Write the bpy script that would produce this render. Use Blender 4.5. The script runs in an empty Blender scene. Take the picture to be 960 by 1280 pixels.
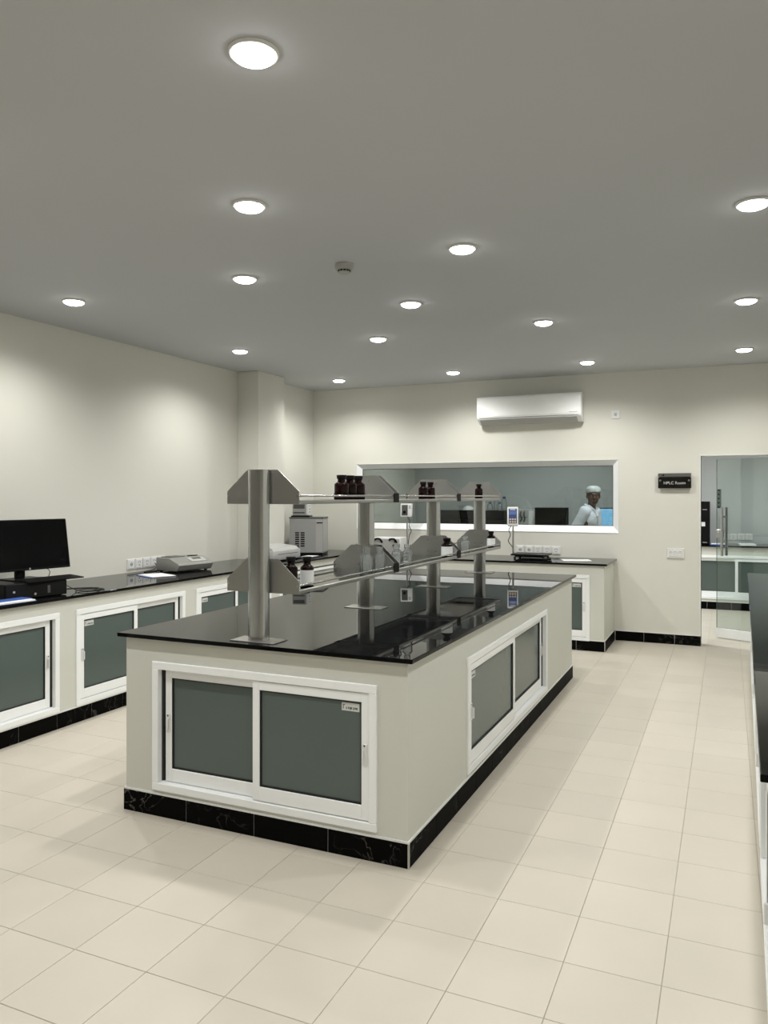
import bpy, bmesh, math, random
from mathutils import Vector, Matrix

random.seed(7)
R = math.radians
scene = bpy.context.scene
col = scene.collection

# ------------------------------------------------------------------ camera
FPX = 964.8
cam_data = bpy.data.cameras.new('camera')
cam = bpy.data.objects.new('camera', cam_data)
col.objects.link(cam)
cam.location = (0, 0, 1.6)
cam.rotation_euler = (R(90), 0, R(24.003))
cam_data.sensor_fit = 'VERTICAL'
cam_data.sensor_height = 36.0
cam_data.sensor_width = 27.0
cam_data.lens = FPX / 1280 * 36.0
cam_data.shift_y = -19.7 / 1280
cam_data.clip_start = 0.05
cam_data.clip_end = 60
scene.camera = cam

# ------------------------------------------------------------------ world / exposure
world = bpy.data.worlds.new('world')
scene.world = world
world.use_nodes = True
world.node_tree.nodes['Background'].inputs[0].default_value = (0.6, 0.65, 0.7, 1)
world.node_tree.nodes['Background'].inputs[1].default_value = 0.05
vs = scene.view_settings
vs.view_transform = 'Standard'
vs.look = 'None'
vs.gamma = 1.0
vs.use_curve_mapping = False
vs.exposure = 0.0
LAMP_W = 29.0          # watts of one ceiling downlight
LAMP_COLOR = (1.0, 0.985, 0.945)

# ------------------------------------------------------------------ room measures
CZ = 2.98              # ceiling
WX = -4.98             # left wall
WY = 8.90              # back wall (lab side)
WT = 0.16              # its thickness
FY = 12.52             # far wall of the room behind
RX = 0.98              # right wall
QX = 2.6               # right wall of the room behind
NY = -2.8              # wall behind the camera
BZ = 0.905             # worktop height
SK = 0.105             # skirting height

# ------------------------------------------------------------------ materials
M = {}
def new_mat(name):
    m = bpy.data.materials.new(name); m.use_nodes = True
    nt = m.node_tree
    return m, nt, nt.nodes['Principled BSDF']

def pmat(key, color, rough=0.5, metal=0.0, ior=1.5, noise=0.0, nscale=8.0, bump=0.0, bscale=60.0,
         emit=None, emit_s=0.0, coat=0.0, bdist=0.01, spec=0.5, aniso=None):
    m, nt, b = new_mat(key)
    c = (*color, 1)
    b.inputs['Base Color'].default_value = c
    b.inputs['Roughness'].default_value = rough
    b.inputs['Metallic'].default_value = metal
    b.inputs['IOR'].default_value = ior
    b.inputs['Specular IOR Level'].default_value = spec
    if coat: b.inputs['Coat Weight'].default_value = coat
    tc = nt.nodes.new('ShaderNodeTexCoord')
    if noise or True:
        n = nt.nodes.new('ShaderNodeTexNoise'); n.inputs['Scale'].default_value = nscale
        n.inputs['Detail'].default_value = 4
        nt.links.new(tc.outputs['Object'], n.inputs['Vector'])
        mx = nt.nodes.new('ShaderNodeMix'); mx.data_type = 'RGBA'
        k = noise if noise else 0.015
        mx.inputs[6].default_value = (*[max(0, v * (1 - k)) for v in color], 1)
        mx.inputs[7].default_value = (*[min(1, v * (1 + k)) for v in color], 1)
        nt.links.new(n.outputs['Fac'], mx.inputs[0])
        nt.links.new(mx.outputs[2], b.inputs['Base Color'])
    if bump:
        n2 = nt.nodes.new('ShaderNodeTexNoise'); n2.inputs['Scale'].default_value = bscale
        n2.inputs['Detail'].default_value = 2
        if aniso:
            mp = nt.nodes.new('ShaderNodeMapping'); mp.inputs['Scale'].default_value = aniso
            nt.links.new(tc.outputs['Object'], mp.inputs['Vector']); nt.links.new(mp.outputs[0], n2.inputs['Vector'])
        else:
            nt.links.new(tc.outputs['Object'], n2.inputs['Vector'])
        bp = nt.nodes.new('ShaderNodeBump'); bp.inputs['Strength'].default_value = bump
        bp.inputs['Distance'].default_value = bdist
        nt.links.new(n2.outputs['Fac'], bp.inputs['Height'])
        nt.links.new(bp.outputs[0], b.inputs['Normal'])
    if emit:
        b.inputs['Emission Color'].default_value = (*emit, 1)
        b.inputs['Emission Strength'].default_value = emit_s
    M[key] = m
    return m

def glass_mat(key, tint, gloss_color=(1, 1, 1), ior=1.5, rough=0.0, haze=0.0, haze_col=(0.6, 0.65, 0.63)):
    """thin pane: tinted see-through plus fresnel reflection"""
    m = bpy.data.materials.new(key); m.use_nodes = True
    nt = m.node_tree; nt.nodes.clear()
    out = nt.nodes.new('ShaderNodeOutputMaterial')
    tr = nt.nodes.new('ShaderNodeBsdfTransparent'); tr.inputs[0].default_value = (*tint, 1)
    gl = nt.nodes.new('ShaderNodeBsdfGlossy'); gl.inputs['Color'].default_value = (*gloss_color, 1); gl.inputs['Roughness'].default_value = rough
    fr = nt.nodes.new('ShaderNodeFresnel'); fr.inputs['IOR'].default_value = ior
    mx = nt.nodes.new('ShaderNodeMixShader')
    base = tr.outputs[0]
    if haze:
        df = nt.nodes.new('ShaderNodeBsdfDiffuse'); df.inputs[0].default_value = (*haze_col, 1)
        m2 = nt.nodes.new('ShaderNodeMixShader'); m2.inputs[0].default_value = haze
        nt.links.new(tr.outputs[0], m2.inputs[1]); nt.links.new(df.outputs[0], m2.inputs[2]); base = m2.outputs[0]
    nt.links.new(fr.outputs[0], mx.inputs[0]); nt.links.new(base, mx.inputs[1]); nt.links.new(gl.outputs[0], mx.inputs[2])
    nt.links.new(mx.outputs[0], out.inputs[0])
    M[key] = m
    return m

def stone_mat(key):
    """black marble skirting with pale veins"""
    m, nt, b = new_mat(key)
    b.inputs['Roughness'].default_value = 0.4
    b.inputs['Specular IOR Level'].default_value = 0.012
    g = nt.nodes.new('ShaderNodeNewGeometry')
    n = nt.nodes.new('ShaderNodeTexNoise'); n.inputs['Scale'].default_value = 5.5; n.inputs['Detail'].default_value = 8; n.inputs['Distortion'].default_value = 1.6
    nt.links.new(g.outputs['Position'], n.inputs['Vector'])
    r = nt.nodes.new('ShaderNodeValToRGB')
    e = r.color_ramp.elements
    e[0].position = 0.485; e[0].color = (0.004, 0.004, 0.0035, 1)
    e[1].position = 0.515; e[1].color = (0.004, 0.004, 0.0035, 1)
    x = r.color_ramp.elements.new(0.50); x.color = (0.13, 0.122, 0.108, 1)
    nt.links.new(n.outputs['Fac'], r.inputs[0])
    n2 = nt.nodes.new('ShaderNodeTexNoise'); n2.inputs['Scale'].default_value = 2.3
    nt.links.new(g.outputs['Position'], n2.inputs['Vector'])
    r2 = nt.nodes.new('ShaderNodeValToRGB'); r2.color_ramp.elements[0].position = 0.5; r2.color_ramp.elements[1].position = 0.68
    nt.links.new(n2.outputs['Fac'], r2.inputs[0])
    mx = nt.nodes.new('ShaderNodeMix'); mx.data_type = 'RGBA'
    mx.inputs[6].default_value = (0.0045, 0.0045, 0.004, 1)
    nt.links.new(r2.outputs[0], mx.inputs[0]); nt.links.new(r.outputs[0], mx.inputs[7])
    nt.links.new(mx.outputs[2], b.inputs['Base Color'])
    M[key] = m

def tile_mat(key, base):
    m, nt, b = new_mat(key)
    b.inputs['Roughness'].default_value = 0.42
    b.inputs['Specular IOR Level'].default_value = 0.35
    g = nt.nodes.new('ShaderNodeNewGeometry'); oi = nt.nodes.new('ShaderNodeObjectInfo')
    n = nt.nodes.new('ShaderNodeTexNoise'); n.inputs['Scale'].default_value = 3.0; n.inputs['Detail'].default_value = 5
    nt.links.new(g.outputs['Position'], n.inputs['Vector'])
    mx = nt.nodes.new('ShaderNodeMix'); mx.data_type = 'RGBA'
    mx.inputs[6].default_value = (*[v * 0.95 for v in base], 1); mx.inputs[7].default_value = (*[min(1, v * 1.05) for v in base], 1)
    nt.links.new(n.outputs['Fac'], mx.inputs[0])
    hsv = nt.nodes.new('ShaderNodeHueSaturation')
    mr = nt.nodes.new('ShaderNodeMapRange'); mr.inputs[3].default_value = 0.975; mr.inputs[4].default_value = 1.025
    nt.links.new(oi.outputs['Random'], mr.inputs[0]); nt.links.new(mr.outputs[0], hsv.inputs['Value'])
    nt.links.new(mx.outputs[2], hsv.inputs['Color']); nt.links.new(hsv.outputs[0], b.inputs['Base Color'])
    M[key] = m

def steel_mat(key, color, rough, scale):
    m, nt, b = new_mat(key)
    b.inputs['Metallic'].default_value = 1.0
    b.inputs['Base Color'].default_value = (*color, 1)
    tc = nt.nodes.new('ShaderNodeTexCoord'); mp = nt.nodes.new('ShaderNodeMapping')
    mp.inputs['Scale'].default_value = scale
    n = nt.nodes.new('ShaderNodeTexNoise'); n.inputs['Scale'].default_value = 6; n.inputs['Detail'].default_value = 5
    nt.links.new(tc.outputs['Object'], mp.inputs['Vector']); nt.links.new(mp.outputs[0], n.inputs['Vector'])
    mr = nt.nodes.new('ShaderNodeMapRange'); mr.inputs[3].default_value = rough * 0.75; mr.inputs[4].default_value = rough * 1.3
    nt.links.new(n.outputs['Fac'], mr.inputs[0]); nt.links.new(mr.outputs[0], b.inputs['Roughness'])
    M[key] = m

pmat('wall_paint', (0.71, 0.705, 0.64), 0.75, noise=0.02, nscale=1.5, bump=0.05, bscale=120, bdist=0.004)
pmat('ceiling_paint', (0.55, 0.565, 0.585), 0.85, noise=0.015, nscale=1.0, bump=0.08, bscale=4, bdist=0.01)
pmat('bench_paint', (0.63, 0.635, 0.58), 0.5, noise=0.02, nscale=3, bump=0.04, bscale=150, bdist=0.003)
pmat('white_paint', (0.78, 0.78, 0.75), 0.5)
pmat('grout', (0.43, 0.40, 0.34), 0.9, noise=0.35, nscale=2)
tile_mat('floor_tile', (0.54, 0.50, 0.425))
stone_mat('black_marble')
pmat('skirting_joint', (0.42, 0.41, 0.38), 0.8)
pmat('black_glass_top', (0.004, 0.0042, 0.0045), 0.012, ior=1.185, bump=0.08, bscale=1.6, bdist=0.006)
pmat('alu_white', (0.90, 0.92, 0.925), 0.32, noise=0.015)
pmat('gap_shade', (0.05, 0.05, 0.048), 0.6)
pmat('gasket', (0.008, 0.008, 0.008), 0.6)
pmat('frosted_glass', (0.088, 0.116, 0.108), 0.22, ior=1.5, noise=0.04, nscale=2)
pmat('cavity', (0.25, 0.25, 0.23), 0.8)
pmat('sticker', (0.62, 0.64, 0.62), 0.4)
pmat('sticker_ink', (0.12, 0.12, 0.12), 0.5)
steel_mat('steel', (0.54, 0.545, 0.55), 0.2, (14, 14, 0.7))
steel_mat('steel_plate', (0.43, 0.425, 0.41), 0.34, (3, 3, 20))
steel_mat('steel_rail', (0.62, 0.615, 0.60), 0.16, (20, 1, 20))
steel_mat('steel_base', (0.42, 0.41, 0.39), 0.3, (5, 5, 5))
pmat('dark_clip', (0.008, 0.008, 0.008), 0.5, spec=0.1)
glass_mat('shelf_glass', (0.80, 0.83, 0.82), ior=1.45)
glass_mat('window_glass', (0.61, 0.645, 0.635), ior=1.5)
glass_mat('door_glass', (0.84, 0.88, 0.865), ior=1.5)
glass_mat('clear_bottle', (0.86, 0.88, 0.87), ior=1.35, haze=0.17, haze_col=(0.8, 0.82, 0.82))
pmat('amber', (0.0055, 0.0009, 0.001), 0.07, spec=0.25, ior=1.4, noise=0.3, nscale=15)
pmat('black_cap', (0.004, 0.004, 0.004), 0.4, spec=0.15)
pmat('clear_stopper', (0.62, 0.64, 0.63), 0.2)
pmat('label_paper', (0.74, 0.75, 0.75), 0.6)
pmat('black_plastic', (0.006, 0.006, 0.0065), 0.35, spec=0.12)
pmat('black_screen', (0.003, 0.003, 0.0035), 0.12, spec=0.12)
pmat('dark_plastic', (0.01, 0.01, 0.01), 0.5, spec=0.12)
pmat('grey_plastic', (0.24, 0.24, 0.225), 0.45)
pmat('light_grey_plastic', (0.44, 0.44, 0.43), 0.45)
pmat('instrument_grey', (0.36, 0.365, 0.36), 0.45)
pmat('dark_grey', (0.075, 0.075, 0.075), 0.45)
pmat('white_plastic', (0.76, 0.765, 0.76), 0.3)
pmat('ac_white', (0.93, 0.94, 0.94), 0.22, coat=0.3)
pmat('paper', (0.80, 0.81, 0.82), 0.7)
pmat('blue_folder', (0.05, 0.12, 0.42), 0.4)
pmat('blue_dark', (0.02, 0.035, 0.15), 0.35)
pmat('navy', (0.012, 0.012, 0.03), 0.5)
pmat('yellow_key', (0.55, 0.42, 0.16), 0.4)
pmat('lcd', (0.10, 0.115, 0.09), 0.2)
pmat('lcd_blue', (0.03, 0.06, 0.16), 0.2, emit=(0.15, 0.3, 0.8), emit_s=0.25)
pmat('blue_cap', (0.01, 0.03, 0.16), 0.4)
pmat('screen_on', (0.1, 0.3, 0.5), 0.3, emit=(0.28, 0.62, 0.95), emit_s=1.1)
pmat('screen_row', (0.1, 0.3, 0.5), 0.3, emit=(0.5, 0.78, 1.0), emit_s=1.1)
pmat('cable', (0.012, 0.012, 0.012), 0.5)
pmat('skin', (0.10, 0.048, 0.028), 0.5, noise=0.1, nscale=20)
pmat('hair', (0.008, 0.006, 0.005), 0.6)
pmat('eye_white', (0.55, 0.53, 0.5), 0.3)
pmat('lip', (0.11, 0.04, 0.032), 0.5)
pmat('coat_cloth', (0.84, 0.86, 0.95), 0.85, noise=0.05, nscale=14, bump=0.5, bscale=16, bdist=0.02)
pmat('cap_cloth', (0.62, 0.65, 0.66), 0.85, bump=0.4, bscale=30, bdist=0.01)
pmat('trousers', (0.03, 0.032, 0.04), 0.8)
pmat('shoe', (0.01, 0.01, 0.01), 0.35)
pmat('lamp_trim', (0.72, 0.72, 0.70), 0.5)
pmat('lamp_lens', (0.9, 0.9, 0.88), 0.4, emit=(1.0, 0.99, 0.97), emit_s=20.0)
pmat('sign_black', (0.004, 0.004, 0.004), 0.15)
pmat('sign_grey', (0.11, 0.11, 0.105), 0.3)
pmat('sign_text', (0.62, 0.62, 0.62), 0.5)
pmat('detector', (0.42, 0.42, 0.40), 0.5)
pmat('rubber', (0.015, 0.015, 0.015), 0.7)
pmat('hplc_paint', (0.50, 0.52, 0.52), 0.75, noise=0.02, nscale=1.2)

# ------------------------------------------------------------------ mesh builder
class MB:
    def __init__(self): self.bm = bmesh.new()
    def box(self, lo, hi, bev=0.0, seg=1, rot=None):
        c = [(a + b) / 2 for a, b in zip(lo, hi)]; s = [abs(b - a) for a, b in zip(lo, hi)]
        mat = Matrix.Translation(c) @ (rot.to_4x4() if rot else Matrix()) @ Matrix.Diagonal((*s, 1))
        r = bmesh.ops.create_cube(self.bm, size=1, matrix=mat)
        if bev:
            es = {e for v in r['verts'] for e in v.link_edges}
            bmesh.ops.bevel(self.bm, geom=list(es), offset=bev, segments=seg, profile=0.5, affect='EDGES')
        return self
    def cyl(self, a, b, r1, r2=None, n=20, caps=True):
        a = Vector(a); b = Vector(b); d = b - a
        if r2 is None: r2 = r1
        q = Vector((0, 0, 1)).rotation_difference(d.normalized()).to_matrix().to_4x4()
        bmesh.ops.create_cone(self.bm, cap_ends=caps, segments=n, radius1=r1, radius2=max(r2, 1e-5), depth=d.length,
                              matrix=Matrix.Translation((a + b) / 2) @ q)
        return self
    def ball(self, c, r, n=16, rot=None):
        if not hasattr(r, '__len__'): r = (r, r, r)
        mat = Matrix.Translation(c) @ (rot.to_4x4() if rot else Matrix()) @ Matrix.Diagonal((*r, 1))
        bmesh.ops.create_uvsphere(self.bm, u_segments=n, v_segments=max(6, n // 2 + 2), radius=1, matrix=mat)
        return self
    def cap(self, a, b, r1, r2=None, n=14):
        if r2 is None: r2 = r1
        self.cyl(a, b, r1, r2, n); self.ball(a, r1, n); self.ball(b, r2, n)
        return self
    def lathe(self, prof, n=24, c=(0, 0, 0)):
        rings = []
        for r, z in prof:
            if r < 1e-6: rings.append([self.bm.verts.new((c[0], c[1], c[2] + z))])
            else: rings.append([self.bm.verts.new((c[0] + r * math.cos(2 * math.pi * i / n), c[1] + r * math.sin(2 * math.pi * i / n), c[2] + z)) for i in range(n)])
        for A, B in zip(rings, rings[1:]):
            for i in range(n):
                j = (i + 1) % n
                if len(A) == 1 and len(B) > 1: f = (A[0], B[j], B[i])
                elif len(B) == 1 and len(A) > 1: f = (A[i], A[j], B[0])
                elif len(A) > 1: f = (A[i], A[j], B[j], B[i])
                else: continue
                self.bm.faces.new(f)
        return self
    def prism(self, poly, axis, t0, t1):
        """poly of (u,v); axis 'x': (t,u,v); 'y': (u,t,v); 'z': (u,v,t)"""
        def P(u, v, t): return {'x': (t, u, v), 'y': (u, t, v), 'z': (u, v, t)}[axis]
        A = [self.bm.verts.new(P(u, v, t0)) for u, v in poly]; B = [self.bm.verts.new(P(u, v, t1)) for u, v in poly]
        self.bm.faces.new(A); self.bm.faces.new(B[::-1])
        k = len(poly)
        for i in range(k): self.bm.faces.new((A[i], B[i], B[(i + 1) % k], A[(i + 1) % k]))
        return self
    def tube(self, pts, r, n=8):
        pts = [Vector(p) for p in pts]; rings = []
        for i, p in enumerate(pts):
            d = (pts[min(i + 1, len(pts) - 1)] - pts[max(i - 1, 0)]).normalized()
            q = Vector((0, 0, 1)).rotation_difference(d)
            rings.append([self.bm.verts.new(p + q @ Vector((r * math.cos(2 * math.pi * k / n), r * math.sin(2 * math.pi * k / n), 0))) for k in range(n)])
        for A, B in zip(rings, rings[1:]):
            # match the closest start vertex to avoid twisting
            o = min(range(n), key=lambda s: (A[0].co - B[s].co).length)
            B2 = B[o:] + B[:o]; B[:] = B2
            for k in range(n): self.bm.faces.new((A[k], A[(k + 1) % n], B[(k + 1) % n], B[k]))
        self.bm.faces.new(rings[0][::-1]); self.bm.faces.new(rings[-1])
        return self
    def xform(self, mat): bmesh.ops.transform(self.bm, matrix=mat, verts=self.bm.verts); return self
    def mesh(self, name, mat, smooth=None):
        bmesh.ops.recalc_face_normals(self.bm, faces=self.bm.faces)
        me = bpy.data.meshes.new(name); self.bm.to_mesh(me); self.bm.free()
        me.materials.append(M[mat])
        if smooth is not None:
            for p in me.polygons: p.use_smooth = True
            me.set_sharp_from_angle(angle=R(smooth))
        return me
    def build(self, name, mat, parent=None, smooth=None, loc=(0, 0, 0), rz=0):
        return link(name, self.mesh(name, mat, smooth), parent, loc, rz)

def link(name, data, parent=None, loc=(0, 0, 0), rz=0):
    o = bpy.data.objects.new(name, data); col.objects.link(o)
    o.location = loc; o.rotation_euler = (0, 0, rz)
    if parent: o.parent = parent
    return o

def curve_pts(pts, n=8):
    """Catmull-Rom through the points"""
    P = [Vector(p) for p in pts]; P = [2 * P[0] - P[1]] + P + [2 * P[-1] - P[-2]]; out = []
    for i in range(1, len(P) - 2):
        for k in range(n):
            t = k / n; a, b, c, d = P[i - 1:i + 3]
            out.append(0.5 * ((2 * b) + (c - a) * t + (2 * a - 5 * b + 4 * c - d) * t * t + (3 * b - a - 3 * c + d) * t ** 3))
    return out + [P[-2]]

def tag(o, label, cat, group=None):
    o['label'] = label; o['category'] = cat
    if group: o['group'] = group
    return o
def thing(name, label, cat, loc=(0, 0, 0), rz=0, group=None):
    o = link(name, None, None, loc, rz); o.empty_display_size = 0.05
    return tag(o, label, cat, group)
def struct(o): o['kind'] = 'structure'; return o

def copy_tree(o, parent=None):
    c = o.copy(); col.objects.link(c); c.parent = parent
    for ch in list(o.children): copy_tree(ch, c)
    return c

def text_obj(body, size, mat, name, parent, loc, rot, depth=0.0008):
    cu = bpy.data.curves.new(name, 'FONT'); cu.body = body; cu.size = size; cu.align_x = 'CENTER'; cu.align_y = 'CENTER'; cu.extrude = depth
    t = bpy.data.objects.new(name, cu); col.objects.link(t)
    dg = bpy.context.evaluated_depsgraph_get()
    me = bpy.data.meshes.new_from_object(t.evaluated_get(dg))
    bpy.data.objects.remove(t); bpy.data.curves.remove(cu)
    me.materials.clear(); me.materials.append(M[mat])
    o = link(name, me, parent, loc); o.rotation_euler = rot
    return o

# ================================================================== SETTING
struct(MB().box((WX - .2, NY - .2, -.12), (QX + .2, FY + .2, -.0025)).build('floor', 'grout'))
floor = bpy.data.objects['floor']
PX, PY, OX, OY, J = 0.318, 0.3135, -0.197, 2.046, 0.0021
tile_me = MB().box((J / 2, J / 2, -.009), (PX - J / 2, PY - J / 2, 0), bev=0.0012).mesh('floor_tile', 'floor_tile')
ca, sa = math.cos(R(24.003)), math.sin(R(24.003))
def in_view(x, y):
    d = y * ca - x * sa; l = x * ca + y * sa
    if d < 0.8: return False
    px = 480 + FPX * l / d; py = 620.3 + FPX * 1.6 / d
    return -90 < px < 1050 and py < 1420
cells = []
rest = MB()
for i in range(-16, 13):
    for j in range(-16, 34):
        x0, y0 = OX + i * PX, OY + j * PY; cx, cy = x0 + PX / 2, y0 + PY / 2
        if x0 < WX - .3 or x0 > (RX if y0 < WY - .3 else QX) or y0 < NY - .2 or y0 > FY: continue
        under = (-2.8 < x0 and x0 + PX < -1.26 and 3.08 < y0 and y0 + PY < 6.9) or (x0 + PX < -4.24) or \
                (x0 + PX < -1.2 and 8.2 < y0 and y0 + PY < WY)
        if under: continue
        if y0 < 8.9 and in_view(cx, cy) and x0 > -4.6 and x0 < .2: cells.append((cx * cx + cy * cy, x0, y0))
        else: cells.append((1e3 + cx * cx + cy * cy, x0, y0))
cells.sort()
for k, (d, x0, y0) in enumerate(cells):
    if k < 298 and d < 1e3: link('floor_tile', tile_me, floor, (x0, y0, 0))
    else: rest.box((x0 + J / 2, y0 + J / 2, -.009), (x0 + PX - J / 2, y0 + PY - J / 2, 0))
ft = rest.build('floor_tiles_beyond', 'floor_tile', floor); ft['kind'] = 'stuff'

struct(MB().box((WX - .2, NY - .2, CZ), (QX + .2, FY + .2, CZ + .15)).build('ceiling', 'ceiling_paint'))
struct(MB().box((WX - .2, NY - .2, -.0025), (WX, FY + .2, CZ)).build('wall_left', 'wall_paint'))
struct(MB().box((RX, NY, -.0025), (RX + .2, WY, CZ)).build('wall_right', 'wall_paint'))
struct(MB().box((QX, WY + WT, -.0025), (QX + .2, FY + .2, CZ)).build('wall_far_right', 'hplc_paint'))
struct(MB().box((WX, NY - .2, -.0025), (RX + .2, NY, CZ)).build('wall_front', 'wall_paint'))
struct(MB().box((WX, FY, -.0025), (QX, FY + .2, CZ)).build('wall_far', 'hplc_paint'))
struct(MB().box((WX, 7.1785, -.0025), (-4.7065, 7.7246, CZ), bev=.004).build('wall_column', 'wall_paint'))

# back wall with a window opening and a doorway
WIN = (-4.345, -1.11, 1.19, 2.008)      # x0 x1 z0 z1
DOOR = (-0.262, 0.95, 2.03)
w = MB()
def wb(x0, x1, z0, z1): w.box((x0, WY, z0), (x1, WY + WT, z1))
wb(WX, WIN[0], -.0025, CZ); wb(WIN[0], WIN[1], -.0025, WIN[2]); wb(WIN[0], WIN[1], WIN[3], CZ)
wb(WIN[1], DOOR[0], -.0025, CZ); wb(DOOR[0], DOOR[1], DOOR[2], CZ); wb(DOOR[1], QX + .2, -.0025, CZ)
struct(w.build('wall_back', 'wall_paint'))
# pale plaster edge around the doorway
t = MB()
t.box((DOOR[0] - .012, WY - .004, 0), (DOOR[0], WY + WT, DOOR[2] + .012)).box((DOOR[0], WY - .004, DOOR[2]), (DOOR[1], WY + WT, DOOR[2] + .012))
struct(t.build('trim_1', 'white_paint'))

# window: frame whose faces slope into the wall, one wide pane
win = struct(link('window_1', None, None, ((WIN[0] + WIN[1]) / 2, WY, WIN[2])))
hw, wh = (WIN[1] - WIN[0]) / 2, WIN[3] - WIN[2]
fm = MB()
FWD, FD = 0.062, 0.075
def frame_side(a0, a1, b0, b1):  # outer edge pts a (x,z), inner edge pts b
    bm = fm.bm
    ys = (-.006, FD)
    A0, A1 = bm.verts.new((a0[0], -.006, a0[1])), bm.verts.new((a1[0], -.006, a1[1]))
    B0, B1 = bm.verts.new((b0[0], FD - .03, b0[1])), bm.verts.new((b1[0], FD - .03, b1[1]))
    C0, C1 = bm.verts.new((b0[0], FD, b0[1])), bm.verts.new((b1[0], FD, b1[1]))
    D0, D1 = bm.verts.new((a0[0], FD, a0[1])), bm.verts.new((a1[0], FD, a1[1]))
    for f in ((A0, A1, B1, B0), (B0, B1, C1, C0), (C0, C1, D1, D0), (D0, D1, A1, A0), (A0, B0, C0, D0), (A1, D1, C1, B1)): bm.faces.new(f)
o4 = [(-hw, 0), (hw, 0), (hw, wh), (-hw, wh)]
i4 = [(-hw + FWD, FWD + .012), (hw - FWD, FWD + .012), (hw - FWD, wh - FWD), (-hw + FWD, wh - FWD)]
for k in range(4): frame_side(o4[k], o4[(k + 1) % 4], i4[k], i4[(k + 1) % 4])
fm.build('window_frame', 'alu_white', win)
MB().box((-hw + FWD - .01, FD - .022, FWD), (hw - FWD + .01, FD - .016, wh - FWD + .01)).build('pane', 'window_glass', win)
g = MB(); a, b_, c_, d_ = -hw + FWD, hw - FWD, FWD + .012, wh - FWD
for lo, hi in (((a, FD - .03, d_ - .006), (b_, FD - .023, d_)), ((a, FD - .03, c_), (b_, FD - .023, c_ + .006)), ((a, FD - .03, c_), (a + .006, FD - .023, d_)), ((b_ - .006, FD - .03, c_), (b_, FD - .023, d_))):
    g.box(lo, hi)
g.build('gasket', 'gasket', win)

# skirting along the back wall
def skirting_run(parent, p0, p1, out, first=0.30, n=0.315, h=SK, cap=True):
    """tiles from p0 to p1 standing on the floor, thickness towards out (unit xy), in parent's space"""
    p0, p1 = Vector(p0), Vector(p1); L = (p1 - p0).length; u = (p1 - p0) / L; o = Vector(out)
    ang = math.atan2(u.y, u.x); s = 0
    flip = -1 if (u.x * o.y - u.y * o.x) < 0 else 1
    seg = first
    while s < L - 1e-4:
        e = min(L, s + seg); seg = n
        m = MB(); y0, y1 = sorted((0, flip * 0.010)); m.box((0.001, y0, 0), (e - s - 0.001, y1, h), bev=.001)
        q = p0 + u * s
        m.build('skirting_tile', 'black_marble', parent, loc=(q.x, q.y, 0), rz=ang)
        s = e
    m = MB(); y0, y1 = sorted((0, flip * 0.0075)); m.box((0, y0, 0.0), (L, y1, h + .009))
    m.build('skirting_joint', 'white_paint', parent, loc=(p0.x, p0.y, 0), rz=ang)
bb = struct(link('baseboard_back', None, None, (0, 0, 0)))
skirting_run(bb, (-1.14, WY, 0), (DOOR[0], WY, 0), (0, -1))

# ------------------------------------------------------------------ glass door, ajar into the room behind
HX, HY = .885, 9.035
ang = math.atan2(9.513 - HY, -0.113 - HX)
LL = math.hypot(9.513 - HY, -0.113 - HX)
door = struct(link('door_1', None, None, (HX, HY, 0), ang))
MB().box((0, -.006, .115), (LL, .006, 2.015), bev=.001).build('glass_leaf', 'door_glass', door)
MB().box((0, -.016, .012), (LL, .016, .115), bev=.002).build('bottom_rail', 'alu_white', door)
MB().box((LL - .001, -.0062, .115), (LL + .0005, .0062, 2.015)).build('polished_edge', 'frosted_glass', door)
hx = LL - .085
hd = MB()
for s in (-1, 1): hd.cyl((hx, s * .055, .93), (hx, s * .055, 1.475), .0155, n=20)
for z in (1.03, 1.37): hd.cyl((hx, -.055, z), (hx, .055, z), .010, n=14)
hd.build('pull_handle', 'steel', door, smooth=40)
lk = MB().box((LL - .055, .0065, 1.465), (LL - .008, .012, 1.68), bev=.003).build('keypad_plate', 'frosted_glass', door)
for k in range(5):
    z = 1.668 - k * .047
    MB().cyl((LL - .03, .006, z), (LL - .03, .0155, z), .010, n=12).build('keypad_button', 'black_plastic', lk)
lc = MB().box((LL - .07, -.03, 1.13), (LL - .006, .03, 1.225), bev=.004).build('lock_case', 'steel_plate', door)
MB().cyl((LL - .04, .03, 1.20), (LL - .04, .042, 1.20), .014, n=14).build('lock_cylinder', 'steel_rail', lc, smooth=40)

# ================================================================== downlights
def downlight_proto():
    root = thing('ceiling_downlight', 'round recessed LED downlight glowing white in the ceiling', 'downlight', (0, 0, CZ), 0, 'downlights across the ceiling')
    MB().lathe([(.066, -.0005), (.080, -.0005), (.080, -.004), (.074, -.011), (.068, -.011), (.066, -.006), (.066, -.0005)], 36).build('trim_ring', 'lamp_trim', root, smooth=40)
    MB().lathe([(.0675, -.001), (.0675, -.012), (.060, -.020), (.045, -.026), (.025, -.029), (0, -.030)], 36).build('lens', 'lamp_lens', root, smooth=60)
    return root
proto = downlight_proto()
lights = [(-1.345, 2.025), (-2.07, 3.08), (-2.79, 4.10), (-4.215, 6.12), (-4.22, 4.09), (-1.345, 4.09), (-2.07, 5.12), (-2.79, 6.14),
          (-4.215, 8.15), (-2.785, 8.14), (-1.33, 6.09), (-1.315, 8.08), (.11, 4.02), (.12, 5.99), (.14, 7.97)]
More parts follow.
